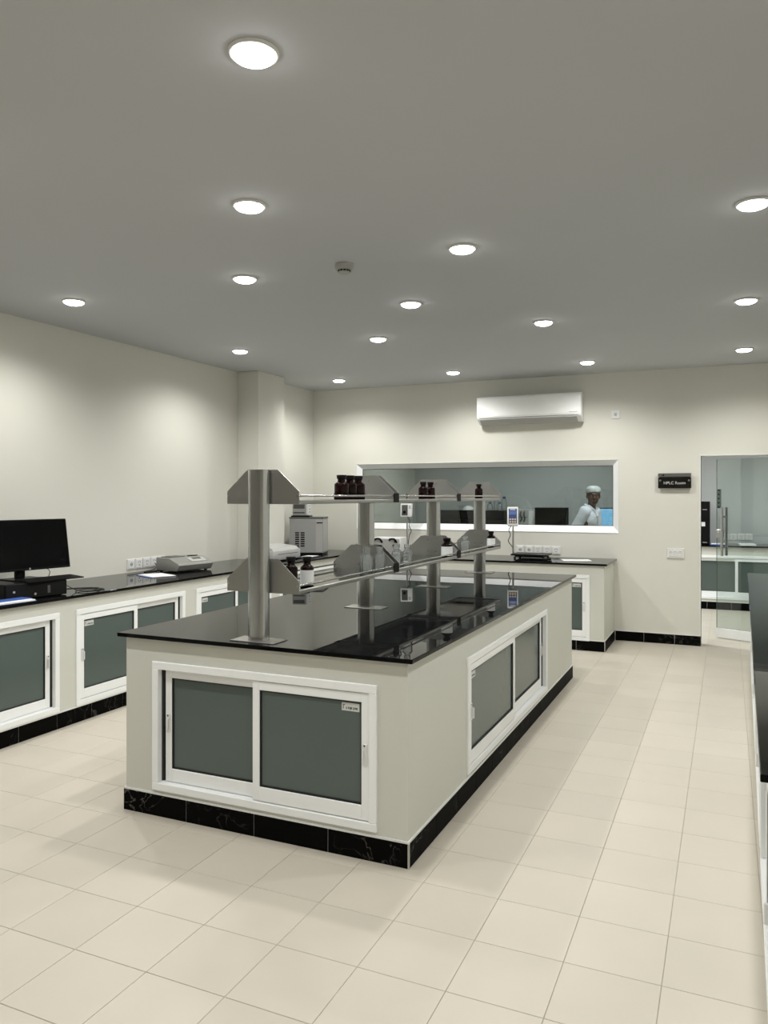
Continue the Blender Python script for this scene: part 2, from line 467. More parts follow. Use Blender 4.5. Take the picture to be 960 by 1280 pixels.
# the same grid goes on behind and beside the camera
lights += [(.10, 2.0), (-4.22, 2.05), (-2.79, 2.05), (-1.345, 0.0), (.10, 0.0)]
names_l = ['over the open floor before the short end of the island', 'straight above the first rack post',
           'level with the smoke detector, on the side of the left wall', 'above the grey spectrometer on the left bench',
           'above the black monitor on the left bench', 'level with the smoke detector, on the island aisle side',
           'above the rack between its second and third posts', 'over the aisle between left bench and island',
           'above the chiller in the corner', 'before the window, between corner and air conditioner',
           'above the long side of the island, toward the window', 'before the air conditioner and small square switch',
           'in the side bench row, farthest from the glass door', 'in the middle of the side bench row', 'just before the glass door']
for i, (x, y) in enumerate(lights):
    o = proto if i == 0 else copy_tree(proto)
    o.location = (x, y, CZ)
    o['label'] = ('round white downlight ' + names_l[i]) if i < 15 else 'round white downlight in the ceiling outside the pictured part of the lab'
    ld = bpy.data.lights.new('downlight_beam', 'SPOT'); ld.shadow_soft_size = .05; ld.energy = LAMP_W; ld.color = LAMP_COLOR; ld.spot_size = R(156); ld.spot_blend = .85
    lo = bpy.data.objects.new('downlight_beam', ld); col.objects.link(lo); lo.parent = o; lo.location = (0, 0, -.07)
# unseen lamps added to light the room behind and the person's near side
for (x, y, k_) in [(-3.7, 10.9, .85), (-2.3, 11.3, .9), (-1.15, 9.40, 1.5), (.2, 10.9, .7), (1.7, 10.7, .7)]:
    o = copy_tree(proto); o.location = (x, y, CZ); o['label'] = 'added round downlight, out of view, lighting the room behind the window'; o['group'] = 'added downlights of the room behind'
    ld = bpy.data.lights.new('downlight_beam', 'SPOT'); ld.shadow_soft_size = .05; ld.energy = LAMP_W * 3.1 * k_; ld.color = (.97, 1, .99); ld.spot_size = R(156); ld.spot_blend = .85
    lo = bpy.data.objects.new('downlight_beam', ld); col.objects.link(lo); lo.parent = o; lo.location = (0, 0, -.07)

# ================================================================== benches
def panel_with_openings(m, L, z0, z1, t, ops):
    """vertical panel in local x (0..L), face at y=0, going back to y=t, with openings (x0,x1,z0,z1)"""
    x = 0
    for (a, b, c, d) in sorted(ops):
        if a > x: m.box((x, 0, z0), (a, t, z1))
        m.box((a, 0, z0), (b, t, c)); m.box((a, 0, d), (b, t, z1)); x = b
    if x < L: m.box((x, 0, z0), (L, t, z1))

def cabinet(name, label, W, H, origin, rz, front='R', slide=.012, sticker=True, group=None):
    """sliding two-sash aluminium cabinet front; origin = bottom centre on the wall face; faces local -Y"""
    c = thing(name, label, 'cabinet', origin, rz, group)
    b = .038; h = W / 2
    m = MB()
    for lo, hi in (((-h, -.011, 0), (h, .050, b)), ((-h, -.011, H - b), (h, .050, H)), ((-h, -.011, b), (-h + b, .050, H - b)), ((h - b, -.011, b), (h, .050, H - b))):
        m.box(lo, hi, bev=.0025)
    m.box((-h + b, .0195, b), (h - b, .0215, b + .0035)); m.box((-h + b, .0195, H - b - .0035), (h - b, .0215, H - b))
    m.build('frame', 'alu_white', c)
    MB().box((-h + b * .5, .064, b * .5), (h - b * .5, .068, H - b * .5)).build('back_panel', 'cavity', c)
    for q in (-1, 1):
        xa, xb = sorted((q * (h - b), q * (h - b - .006)))
        MB().box((xa, .020, b), (xb, .049, H - b)).build('gap_shade_strip', 'gap_shade', c)  # dark strip painted in for the shade in the gap beside the sash
    iw = W - 2 * b; sw = iw / 2 + .025; sh = H - 2 * b
    for side in ('L', 'R'):
        fr = side == front
        y0 = -.004 if fr else .022
        off = 0.0 if fr else slide
        x0 = (-h + b + off) if side == 'L' else (h - b - sw - off)
        st, br, tr = .038, .066, .040
        s = MB()
        y1 = y0 + .023
        zb = b + .004; zt = H - b - .004
        for lo, hi in (((x0, y0, zb), (x0 + st, y1, zt)), ((x0 + sw - st, y0, zb), (x0 + sw, y1, zt)), ((x0 + st, y0, zb), (x0 + sw - st, y1, zb + br)), ((x0 + st, y0, zt - tr), (x0 + sw - st, y1, zt))):
            s.box(lo, hi, bev=.002)
        so = s.build('sash', 'alu_white', c)
        gx0, gx1, gz0, gz1 = x0 + st, x0 + sw - st, zb + br, zt - tr
        MB().box((gx0, y0 + .012, gz0), (gx1, y0 + .018, gz1)).build('glass_pane', 'frosted_glass', so)
        g = MB(); e = .006
        for lo, hi in (((gx0, y0 + .004, gz0), (gx1, y0 + .0119, gz0 + e)), ((gx0, y0 + .004, gz1 - e), (gx1, y0 + .0119, gz1)), ((gx0, y0 + .004, gz0 + e), (gx0 + e, y0 + .0119, gz1 - e)), ((gx1 - e, y0 + .004, gz0 + e), (gx1, y0 + .0119, gz1 - e))):
            g.box(lo, hi)
        g.build('gasket', 'gasket', so)
        hxp = x0 + .020 if side == 'L' else x0 + sw - .020
        hz = H * .52
        hm = MB().box((hxp - .012, y0 - .006, hz - .047), (hxp + .012, y0, hz + .047), bev=.002)
        q = 1 if side == 'L' else -1
        hm.box((hxp - .004 + q * .004, y0 - .020, hz - .035), (hxp + .004 + q * .004, y0 - .005, hz + .025), bev=.003)
        ho = hm.build('handle', 'white_plastic', so)
        MB().cyl((hxp, y0 - .0075, hz + .038), (hxp, y0 - .004, hz + .038), .0045, n=10).build('screw', 'dark_grey', ho)
        if fr and sticker:
            sx = gx0 + .012 if side == 'L' else gx1 - .102
            stk = MB().box((sx, y0 + .0105, gz1 - .048), (sx + .088, y0 + .0119, gz1 - .012)).build('sticker', 'sticker', so)
            # sticker print: the mark and lines too small to read
            k = MB()
            k.box((sx + .006, y0 + .0099, gz1 - .040), (sx + .010, y0 + .0104, gz1 - .020)); k.box((sx + .006, y0 + .0099, gz1 - .024), (sx + .016, y0 + .0104, gz1 - .020))
            for r_ in range(7):
                ww = .005 + .003 * ((r_ * 7) % 3); xx = sx + .022 + r_ * .0088
                k.box((xx, y0 + .0099, gz1 - .041 + .002 * (r_ % 2)), (xx + ww * .8, y0 + .0104, gz1 - .030))
            k.build('print', 'sticker_ink', so)
    return c

def worktop(name, label, poly, z1=BZ, th=.020):
    m = MB().prism(poly, 'z', z1 - th, z1)
    es = [e for e in m.bm.edges if abs(e.verts[0].co.z - e.verts[1].co.z) < 1e-6]
    vs_ = [e for e in m.bm.edges if abs(e.verts[0].co.z - e.verts[1].co.z) > 1e-6]
    bmesh.ops.bevel(m.bm, geom=vs_, offset=.006, segments=3, profile=.5, affect='EDGES')
    es = [e for e in m.bm.edges if abs(e.verts[0].co.z - e.verts[1].co.z) < 1e-6 and len(e.link_faces) == 2 and any(abs(f.normal.z) > .9 for f in e.link_faces)]
    bmesh.ops.bevel(m.bm, geom=es, offset=.003, segments=2, profile=.5, affect='EDGES')
    return tag(m.build(name, 'black_glass_top'), label, 'worktop')

BT = BZ - .020           # top of the bench bodies
# ---- island
IX0, IX1, IY0, IY1 = -2.814, -1.258, 3.076, 6.899
isl = thing('island_bench_base', 'freestanding greige plastered island bench with black marble skirting', 'bench', (0, 0, 0))
CABF = (-2.642, -1.402, .128, .772)      # front cabinet
CABS = (3.895, 5.85, .128, .745)         # side cabinet
m = MB()
panel_with_openings(m, IX1 - IX0, 0, BT, .075, [(CABF[0] - IX0, CABF[1] - IX0, CABF[2], CABF[3])])
m.xform(Matrix.Translation((IX0, IY0, 0)))
m2 = MB(); panel_with_openings(m2, IY1 - IY0 - .075, 0, BT, .075, [(CABS[0] - IY0 - .075, CABS[1] - IY0 - .075, CABS[2], CABS[3])])
m2.xform(Matrix.Translation((IX1, IY0 + .075, 0)) @ Matrix.Rotation(R(90), 4, 'Z'))
tmp = bpy.data.meshes.new('t'); m2.bm.to_mesh(tmp); m2.bm.free(); m.bm.from_mesh(tmp); bpy.data.meshes.remove(tmp)
m.box((IX0, IY0 + .075, 0), (IX1 - .075, IY1, BT))
m.build('body', 'bench_paint', isl)
skirting_run(isl, (IX0 - .01, IY0, 0), (IX1 + .01, IY0, 0), (0, -1), first=.394, n=.394)
skirting_run(isl, (IX1, IY0, 0), (IX1, IY1, 0), (1, 0), first=.33, n=.315)
skirting_run(isl, (IX0, IY0, 0), (IX0, IY1, 0), (-1, 0))
MB().box((IX1 + .004, IY0 - .0115, 0), (IX1 + .0115, IY0 - .004, SK)).build('skirting_corner_joint', 'skirting_joint', isl)
cabinet('sliding_cabinet', 'white two-pane sliding cabinet in the short end of the island bench', CABF[1] - CABF[0], CABF[3] - CABF[2], ((CABF[0] + CABF[1]) / 2, IY0, CABF[2]), 0, 'R', slide=.022)
cabinet('sliding_cabinet', 'white two-pane sliding cabinet in the long side of the island bench', CABS[1] - CABS[0], CABS[3] - CABS[2], (IX1, (CABS[0] + CABS[1]) / 2, CABS[2]), R(90), 'L', slide=.03)
worktop('island_worktop', 'glossy black worktop of the island bench', [(IX0 - .034, IY0 - .034), (IX1 + .034, IY0 - .034), (IX1 + .034, IY1 + .034), (IX0 - .034, IY1 + .034)])

# ---- L-shaped wall benches
BXF, BYF, BEX = -4.211, 8.159, -1.159
LB0 = -1.0
lb = thing('wall_bench_base', 'long greige plastered bench along the left wall with black skirting', 'bench', (0, 0, 0))
CW, CZ0, CZ1 = 1.20, .115, .797
cl = [(1.399, 2.599), (2.748, 3.948), (4.098, 5.296), (5.447, 6.647), (6.80, 8.0)]
m = MB()
panel_with_openings(m, BYF - LB0, 0, BT, .075, [(a - LB0, b - LB0, CZ0, CZ1) for a, b in cl])
m.xform(Matrix.Translation((BXF, LB0, 0)) @ Matrix.Rotation(R(90), 4, 'Z'))
m.box((WX + .002, LB0, 0), (BXF - .075, 7.177, BT)); m.box((-4.705, 7.177, 0), (BXF - .075, 7.726, BT)); m.box((WX + .002, 7.726, 0), (BXF - .075, BYF, BT))
m.build('body', 'bench_paint', lb)
skirting_run(lb, (BXF, LB0, 0), (BXF, BYF, 0), (1, 0), first=.2)
lab_l = ['white sliding cabinet in the left wall bench, nearest the front wall', 'white sliding cabinet in the left wall bench, below the black monitor',
         'white sliding cabinet in the left wall bench, below the row of wall sockets', 'white sliding cabinet in the left wall bench, just past the grey spectrometer',
         'white sliding cabinet in the left wall bench, below the chiller and flat instrument']
for (a, b), lab in zip(cl, lab_l):
    cabinet('sliding_cabinet', lab, b - a, CZ1 - CZ0, (BXF, (a + b) / 2, CZ0), R(90), 'L', slide=.018)

rb = thing('wall_bench_base', 'greige plastered bench below the wide window with black skirting', 'bench', (0, 0, 0))
cr = [(-4.0, -2.80), (-2.65, -1.304)]
m = MB()
panel_with_openings(m, BEX - BXF, 0, BT, .075, [(a - BXF, b - BXF, .10, .784) for a, b in cr])
m.xform(Matrix.Translation((BXF, BYF, 0)))
m.box((BXF - .075, BYF + .075, 0), (BEX, WY - .002, BT))
m.build('body', 'bench_paint', rb)
skirting_run(rb, (BXF, BYF, 0), (BEX + .01, BYF, 0), (0, -1), first=.25)
skirting_run(rb, (BEX, BYF, 0), (BEX, WY, 0), (1, 0), first=.4, n=.4)
MB().box((BEX + .004, BYF - .0115, 0), (BEX + .0115, BYF - .004, SK)).build('skirting_corner_joint', 'skirting_joint', rb)
for (a, b), lab in zip(cr, ['white sliding cabinet in the bench below the window, in its corner end', 'white sliding cabinet in the bench below the window, at its free end']):
    cabinet('sliding_cabinet', lab, b - a, .684, ((a + b) / 2, BYF, .10), 0, 'R', slide=.02)
o_ = .034
worktop('wall_worktop', 'glossy black L-shaped worktop running along the left and back walls',
        [(WX + .002, LB0), (BXF + o_, LB0), (BXF + o_, BYF - o_), (BEX + o_, BYF - o_), (BEX + o_, WY - .002), (WX + .002, WY - .002), (WX + .002, 7.727), (-4.7045, 7.727), (-4.7045, 7.176), (WX + .002, 7.176)])

# ---- bench beside the camera, running towards the doorway
rr = math.atan2(.0885, 5.6)
rz_b = -rr
bench = thing('side_bench_base', 'greige bench running toward the glass door, with white cabinet fronts', 'bench', (.074, 2.144, 0), rz_b)
LBN = 5.58
def rb_box(m, lo, hi): m.box(lo, hi)
m = MB(); ops = [(.10, 1.30, .115, .80), (1.45, 2.65, .115, .80), (2.80, 4.0, .115, .80), (4.15, 5.35, .115, .80)]
panel_with_openings(m, LBN - .06, 0, BT, .075, [(LBN - .06 - b, LBN - .06 - a, c, d) for a, b, c, d in ops])
# panel faces -X : local x -> -Y
m.xform(Matrix.Translation((.036, LBN - .03, 0)) @ Matrix.Rotation(R(-90), 4, 'Z'))
m.box((.111, .03, 0), (.76, LBN - .03, BT))
m.build('body', 'bench_paint', bench)
worktop_b = MB().prism([(0, 0), (.79, 0), (.79, LBN), (0, LBN)], 'z', BT, BZ)
es = [e for e in worktop_b.bm.edges]
bmesh.ops.bevel(worktop_b.bm, geom=es, offset=.003, segments=2, profile=.5, affect='EDGES')
tag(worktop_b.build('side_worktop', 'black_glass_top', None, loc=(.074, 2.144, 0), rz=rz_b), 'glossy black worktop of the bench running toward the glass door', 'worktop')
ordn = ['at the end away from the door', 'second from the end away from the door', 'second from the end facing the door', 'at the end facing the door']
for (a, b, c, d), w_ in zip(ops, ordn):
    p = Matrix.Rotation(rz_b, 4, 'Z') @ Vector((.036, .03 + (a + b) / 2, c)) + Vector((.074, 2.144, 0))
    cabinet('sliding_cabinet', 'sliding cabinet in the glass door bench, ' + w_, b - a, d - c, p, R(-90) + rz_b, 'R')

# ---- bench of the room behind
fb = thing('far_bench_base', 'greige bench at the far wall of the room behind the glass door', 'bench', (0, 0, 0))
FBY = 11.89
cf = [(-3.15, -1.95), (-1.80, -.60), (-.48, .72), (.87, 2.07)]
FX0, FX1 = WX + .002, 2.5
m = MB(); panel_with_openings(m, FX1 - FX0, 0, BT, .075, [(a - FX0, b - FX0, .145, .765) for a, b in cf])
m.xform(Matrix.Translation((FX0, FBY, 0))); m.box((FX0, FBY + .075, 0), (FX1, FY - .002, BT))
m.build('body', 'bench_paint', fb)
skirting_run(fb, (FX0, FBY, 0), (FX1, FBY, 0), (0, -1))
for (a, b), w_ in zip(cf, ['fourth past the doorway', 'beside the one facing the doorway', 'facing the doorway', 'right of the doorway']):
    cabinet('sliding_cabinet', 'white sliding cabinet in the far bench, ' + w_, b - a, .62, ((a + b) / 2, FBY, .145), 0, 'R')
worktop('far_worktop', 'black worktop of the far bench in the room behind', [(FX0, FBY - .034), (FX1 + .03, FBY - .034), (FX1 + .03, FY - .002), (FX0, FY - .002)])

# ================================================================== reagent rack on the island
RXc = -2.066
PYS = [3.155, 4.365, 5.575, 6.785]
rack = thing('reagent_rack', 'stainless steel two-tier reagent rack on the island worktop', 'rack', (RXc, 0, BZ))
ZU, ZL = 1.562 - BZ, 1.132 - BZ      # undersides of the tiers above the worktop
ZT = 1.728 - BZ
pw, pd = .108, .062
post_poly = []
rr_ = .029
for cx, cy, a0 in ((pw / 2 - rr_, pd / 2 - rr_, 0), (-pw / 2 + rr_, pd / 2 - rr_, 90), (-pw / 2 + rr_, -pd / 2 + rr_, 180), (pw / 2 - rr_, -pd / 2 + rr_, 270)):
    for k in range(7): post_poly.append((cx + rr_ * math.cos(R(a0 + k * 15)), cy + rr_ * math.sin(R(a0 + k * 15))))
post_me = MB().prism(post_poly, 'z', .004, ZT).mesh('post', 'steel', 30)
plate_me = MB().box((-.125, -.062, 0), (.125, .062, .004), bev=.001).mesh('base_plate', 'steel_base')
screw_me = MB().cyl((0, -.0035, 0), (0, 0, 0), .006, n=10).mesh('screw', 'steel_rail')
screwz_me = MB().cyl((0, 0, 0), (0, 0, .0035), .006, n=10).mesh('screw', 'dark_grey')
def bracket_poly(z0, z1): return [(-.205, z0), (.205, z0), (.205, z0 + .062), (.088, z1), (-.088, z1), (-.205, z0 + .062)]
for i, y in enumerate(PYS):
    po = link('post', post_me, rack, (0, y, 0))
    bp_ = link('base_plate', plate_me, po, (0, 0, 0))
    sides = [1] if i == 0 else ([-1] if i == 3 else [-1, 1])
    for zb in (ZU, ZL):
        zt = zb + .166
        for s in sides:
            y0 = pd / 2 + .0005; y1 = y0 + .004
            br = MB().prism(bracket_poly(zb, zt), 'y', *( (y0, y1) if s > 0 else (-y1, -y0) )).build('bracket_plate', 'steel_plate', rack, loc=(0, y, 0))
            if s < 0:
                for sx in (-.033, .033):
                    for sz in (.045, .135): link('screw', screw_me, br, (sx, -y1, zb + sz))
            for sx in (-.196, .196):
                sc = link('screw', screw_me, br, (sx, (-y1 if s < 0 else y0), zb + .040))
        if 0 < i < 3:
            for sx in (-.2055, .2055):
                MB().box((sx - .003, -pd / 2 - .006, zb), (sx + .003, pd / 2 + .006, zb + .056)).build('rail_clip', 'dark_clip', rack, loc=(0, y, 0))
for i in range(3):
    ya, yb = PYS[i] + pd / 2 + .005, PYS[i + 1] - pd / 2 - .005
    for zb in (ZU, ZL):
        MB().box((-.188, ya, zb + .008), (.188, yb, zb + .016)).build('glass_shelf', 'shelf_glass', rack)
        for sx in (-1, 1):
            MB().box((sx * .205 if sx < 0 else .187, ya, zb), (-.187 if sx < 0 else .205, yb, zb + .019), bev=.002).build('shelf_channel', 'steel_plate' , rack)
            MB().cyl((sx * .198, ya, zb + .040), (sx * .198, yb, zb + .040), .0055, n=14).build('guard_rail', 'steel_rail', rack, smooth=40)

# ================================================================== bottles
SHU, SHL = BZ + ZU + .016, BZ + ZL + .016
def bottle(kind, r, h, name, label, loc, group=None, lab=False, stopper='black_cap'):
    b = thing(name, label, 'bottle', loc, random.uniform(0, 6), group)
    sh = h * .62; nk = h * .735
    prof = [(0, 0), (r * .92, 0), (r, .004), (r, sh), (r * .95, sh + h * .035), (r * .72, sh + h * .085), (r * .55, nk), (r * .53, nk + h * .09), (r * .64, nk + h * .105), (r * .62, nk + h * .13)]
    if kind == 'amber': prof += [(0, nk + h * .13)]
    MB().lathe(prof, 24).build('glass_body', 'amber' if kind == 'amber' else 'clear_bottle', b, smooth=50)
    if kind == 'clear':
        MB().lathe([(0, nk + h * .06), (r * .42, nk + h * .06), (r * .48, nk + h * .131), (r * .60, nk + h * .135), (r * .62, h), (0, h)], 20).build('stopper', 'clear_bottle', b, smooth=50)
    else:
        MB().lathe([(0, nk + h * .131), (r * .66, nk + h * .131), (r * .70, h * .985), (r * .64, h), (0, h)], 20).build('stopper', stopper, b, smooth=50)
    if lab:
        n = 24; m = MB(); prof = [(r + .0006, h * .07), (r + .0006, sh * .90), (r + .0002, sh * .90), (r + .0002, h * .07), (r + .0006, h * .07)]
        m.lathe(prof, 24); m.build('paper_label', 'label_paper', b, smooth=50)
    return b
g1 = 'three amber bottles on the upper shelf'
for y in (3.871, 3.974, 4.083):
    bottle('amber', .041, .142, 'reagent_bottle', 'amber glass bottle with black stopper in the trio on the upper rack shelf', (-1.985, y, SHU), g1)
g2 = 'pair of amber bottles on the upper shelf'
for y in (5.107, 5.251):
    bottle('amber', .034, .125, 'reagent_bottle', 'amber glass bottle in the pair before the third post on the upper rack shelf', (-1.97, y, SHU), g2)
bottle('amber', .034, .128, 'reagent_bottle', 'single amber bottle before the last post on the upper rack shelf', (-1.98, 6.476, SHU))
bottle('amber', .034, .155, 'reagent_bottle', 'unlabelled amber bottle against the first post plate on the lower rack shelf', (-1.965, 3.285, SHL))
bottle('amber', .034, .150, 'reagent_bottle', 'amber bottle with white label near the first post on the lower rack shelf', (-1.925, 3.375, SHL), lab=True)
g3 = 'clear bottles before the second post'
for x, y in ((-1.955, 4.145), (-2.01, 4.235), (-1.915, 4.235), (-1.99, 4.05)):
    if (x, y) == (-1.99, 4.05): continue
    bottle('clear', .034, .145, 'clear_bottle', 'clear glass bottle before the second post on the lower rack shelf', (x, y, SHL), g3)
g4 = 'clear bottles after the second post'
for x, y in ((-1.95, 4.575), (-2.0, 4.70), (-1.925, 4.70)):
    bottle('clear', .034, .135, 'clear_bottle', 'clear glass bottle just past the second post on the lower rack shelf', (x, y, SHL), g4)
bottle('amber', .042, .14, 'reagent_bottle', 'amber bottle with white label before the third post on the lower rack shelf', (-1.915, 5.455, SHL), lab=True)
bottle('clear', .040, .13, 'clear_bottle', 'single clear bottle between the third and last post on the lower rack shelf', (-1.94, 5.961, SHL))
bottle('amber', .036, .14, 'reagent_bottle', 'amber bottle with white label before the last post on the lower rack shelf', (-1.925, 6.667, SHL), lab=True)

# ================================================================== things on the left bench
# desktop computer lying flat
pc = thing('desktop_computer', 'black desktop computer lying flat under the monitor', 'computer', (-4.47, 3.885, BZ), R(-11))
MB().box((-.165, -.225, .004), (.155, .225, .108), bev=.004).build('case', 'black_plastic', pc)
MB().box((.155, -.222, .006), (.165, .222, .106), bev=.003).build('front_bezel', 'dark_plastic', pc)
MB().box((.1655, .075, .028), (.1665, .095, .080)).build('vent_slot', 'dark_grey', pc)
MB().cyl((.165, -.015, .030), (.1672, -.015, .030), .009, n=16).build('badge', 'steel_rail', pc)
MB().cyl((.165, -.165, .055), (.1672, -.165, .055), .008, n=16).build('power_button', 'light_grey_plastic', pc)
for sx in (-.13, .13):
    for sy in (-.19, .19): MB().cyl((sx, sy, 0), (sx, sy, .004), .012, n=10).build('foot', 'rubber', pc)
# monitor
mo = thing('computer_monitor', 'black flat screen monitor standing on the desktop computer', 'monitor', (-4.53, 3.93, BZ + .108), R(-8))
MB().box((-.10, -.12, 0), (.08, .12, .010), bev=.004).build('base', 'black_plastic', mo)
MB().box((-.055, -.036, .010), (-.030, .036, .24), bev=.004).build('neck', 'black_plastic', mo)
tilt = Matrix.Translation((0, 0, .062)) @ Matrix.Rotation(R(-9), 4, 'Y')
scr = MB().box((-.022, -.275, 0), (.010, .375, .362), bev=.004).xform(tilt).build('housing', 'black_plastic', mo)
MB().box((.0101, -.267, .016), (.0112, .367, .354)).xform(tilt).build('screen', 'black_screen', mo)
MB().cyl((.010, .045, .010), (.0125, .045, .010), .0075, n=16).xform(tilt).build('badge', 'steel_rail', mo)
# keyboard on the computer
kb = thing('keyboard', 'thin black keyboard resting on the desktop computer before the monitor', 'keyboard', (-4.345, 4.0, BZ + .108), R(-6))
MB().prism([(-.075, 0), (.075, 0), (.075, .008), (-.075, .018)], 'y', -.22, .22).build('body', 'black_plastic', kb)
k = MB()
for r_ in range(5):
    for c_ in range(15):
        x = -.058 + r_ * .026; z = .0165 - (x + .075) * .0667
        k.box((x - .010, -.205 + c_ * .0275, z - .003), (x + .010, -.205 + c_ * .0275 + .023, z + .003))
ko = k.build('keys', 'dark_plastic', kb); ko['kind'] = 'stuff'
# cables
def cable(name, label, pts, r=.0028, mat='cable'):
    return tag(MB().tube(curve_pts(pts), r, 8).build(name, mat, smooth=60), label, 'cable')
z = BZ + .003
cable('power_cable', 'black cable hanging behind the monitor down to the computer', [(-4.62, 4.10, 1.16), (-4.60, 4.16, 1.09), (-4.57, 4.20, 1.045), (-4.60, 4.19, .97), (-4.70, 4.24, z + .006)])
cable('mouse_cable', 'tangled black cable lying on the worktop beside the computer',
      [(-4.42, 4.15, .99), (-4.36, 4.19, .94), (-4.33, 4.24, z + .004), (-4.26, 4.30, z), (-4.24, 4.40, z), (-4.32, 4.43, z), (-4.41, 4.36, z), (-4.38, 4.26, z + .005), (-4.29, 4.22, z + .006), (-4.23, 4.28, z + .006), (-4.28, 4.40, z + .006), (-4.40, 4.45, z), (-4.50, 4.36, z), (-4.55, 4.25, z)])
# folder at the edge of the frame
fo = thing('document_folder', 'blue plastic document folder with white papers before the desktop computer', 'folder', (-4.265, 3.58, BZ), R(-4))
MB().box((-.075, -.16, 0), (.075, .16, .006), bev=.002).build('cover', 'blue_folder', fo)
MB().box((-.070, -.15, .0062), (.080, .145, .016)).build('papers', 'paper', fo)
MB().box((-.075, -.16, .0165), (.03, .16, .019), bev=.001).build('top_cover', 'blue_folder', fo)

# wall sockets
def socket(loc, rz, label, group, kind=0):
    s = thing('wall_socket', label, 'socket', loc, rz, group)
    MB().box((-.0475, -.009, -.0475), (.0475, 0, .0475), bev=.003, seg=2).build('plate', 'white_plastic', s)
    MB().box((-.036, -.0125, -.036), (.036, -.009, .036), bev=.0015).build('insert', 'white_plastic', s)
    h = MB()
    if kind == 0:
        h.cyl((0, -.0127, 0), (0, -.0124, 0), .019, n=20)
        for sx in (-.009, .009): h.cyl((sx, -.0135, 0), (sx, -.0126, 0), .0032, n=8)
        h.build('recess', 'light_grey_plastic', s)
        h = MB()
        for sx in (-.009, .009): h.cyl((sx, -.0138, 0), (sx, -.013, 0), .0042, n=8)
    else:
        for sx, sz, w_, hh in ((-.013, .012, .006, .010), (.013, .012, .006, .010), (0, -.012, .008, .010), (-.013, -.014, .006, .004), (.013, -.014, .006, .004), (0, .022, .014, .003)):
            h.box((sx - w_ / 2, -.0131, sz - hh / 2), (sx + w_ / 2, -.0124, sz + hh / 2))
    h.build('holes', 'dark_grey', s)
    return s
for i in range(5): socket((WX, 5.495 + i * .1035, .978), R(90), 'white square socket in the row of five on the left wall', 'sockets on the left wall', 0 if i == 0 else 1)
for i in range(5): socket((-2.215 + i * .1045, WY, .977), 0, 'white square socket in the row of five below the window', 'sockets below the window', 0 if i < 2 else 1)

# brochure and papers
br = thing('brochure', 'blue and white brochure lying before the socket row', 'brochure', (-4.56, 5.34, BZ), R(-25))
MB().box((-.15, -.11, 0), (.15, .11, .004)).build('cover', 'blue_folder', br)
MB().box((-.135, -.10, .0042), (.155, .115, .009)).build('pages', 'paper', br)
# grey bench spectrometer: sloped front, lid
sp = thing('bench_spectrometer', 'grey wedge-fronted bench spectrometer on small black feet', 'instrument', (-4.66, 5.86, BZ), R(-10))
b = MB().prism([(-.15, .010), (.135, .010), (.165, .062), (.152, .078), (.02, .128), (-.15, .128)], 'y', -.21, .21)
bmesh.ops.bevel(b.bm, geom=list(b.bm.edges), offset=.008, segments=2, profile=.5, affect='EDGES')
b.build('housing', 'grey_plastic', sp, smooth=35)
MB().prism([(-.13, .1282), (.015, .1282), (.010, .135), (-.125, .135)], 'y', -.17, .0).build('sample_lid', 'dark_grey', sp)
kp = MB().prism([(.045, .1192), (.125, .0885), (.127, .0915), (.047, .1222)], 'y', -.02, .17).build('keypad', 'light_grey_plastic', sp)
MB().prism([(.055, .1192), (.085, .1076), (.087, .1100), (.057, .1215)], 'y', .03, .13).build('display', 'lcd', kp)
MB().box((-.02, .05, .1275), (.0, .16, .136)).build('pen_tray', 'black_plastic', sp)
MB().box((.130, -.205, .0590), (.166, .205, .0618)).build('seam', 'dark_grey', sp)
for sx in (-.12, .10):
    for sy in (-.17, .17): MB().cyl((sx, sy, 0), (sx, sy, .012), .014, n=12).build('foot', 'rubber', sp)
cable('plug_cable', 'dark cable bunched under the wall sockets beside the spectrometer', [(-4.955, 5.80, .965), (-4.93, 5.79, .93), (-4.92, 5.72, z + .004), (-4.90, 5.60, z), (-4.86, 5.55, z), (-4.84, 5.64, z), (-4.87, 5.75, z), (-4.83, 5.80, z + .002)], .0045)

# flat grey instrument behind the first rack post
fl = thing('flat_instrument', 'low light grey bench instrument with sloped lid before the chiller', 'instrument', (-4.49, 7.20, BZ), 0)
MB().box((-.18, -.26, .012), (.13, .30, .115), bev=.01, seg=2).build('housing', 'light_grey_plastic', fl, smooth=35)
MB().prism([(-.17, .116), (.11, .116), (.09, .142), (-.15, .168)], 'y', -.24, .28).build('lid', 'light_grey_plastic', fl)
MB().box((.1295, -.17, .072), (.1315, .24, .078)).build('slot', 'dark_grey', fl)
for sx in (-.15, .10):
    for sy in (-.22, .26): MB().cyl((sx, sy, 0), (sx, sy, .013), .014, n=12).build('foot', 'rubber', fl)
bk = thing('booklet', 'dark blue booklet with white sheet at the worktop edge before the chiller', 'booklet', (-4.36, 7.66, BZ), R(4))
MB().box((-.10, -.16, 0), (.09, .18, .008)).build('cover', 'navy', bk)
MB().box((-.07, -.02, .0082), (.06, .16, .011)).build('sheet', 'paper', bk)

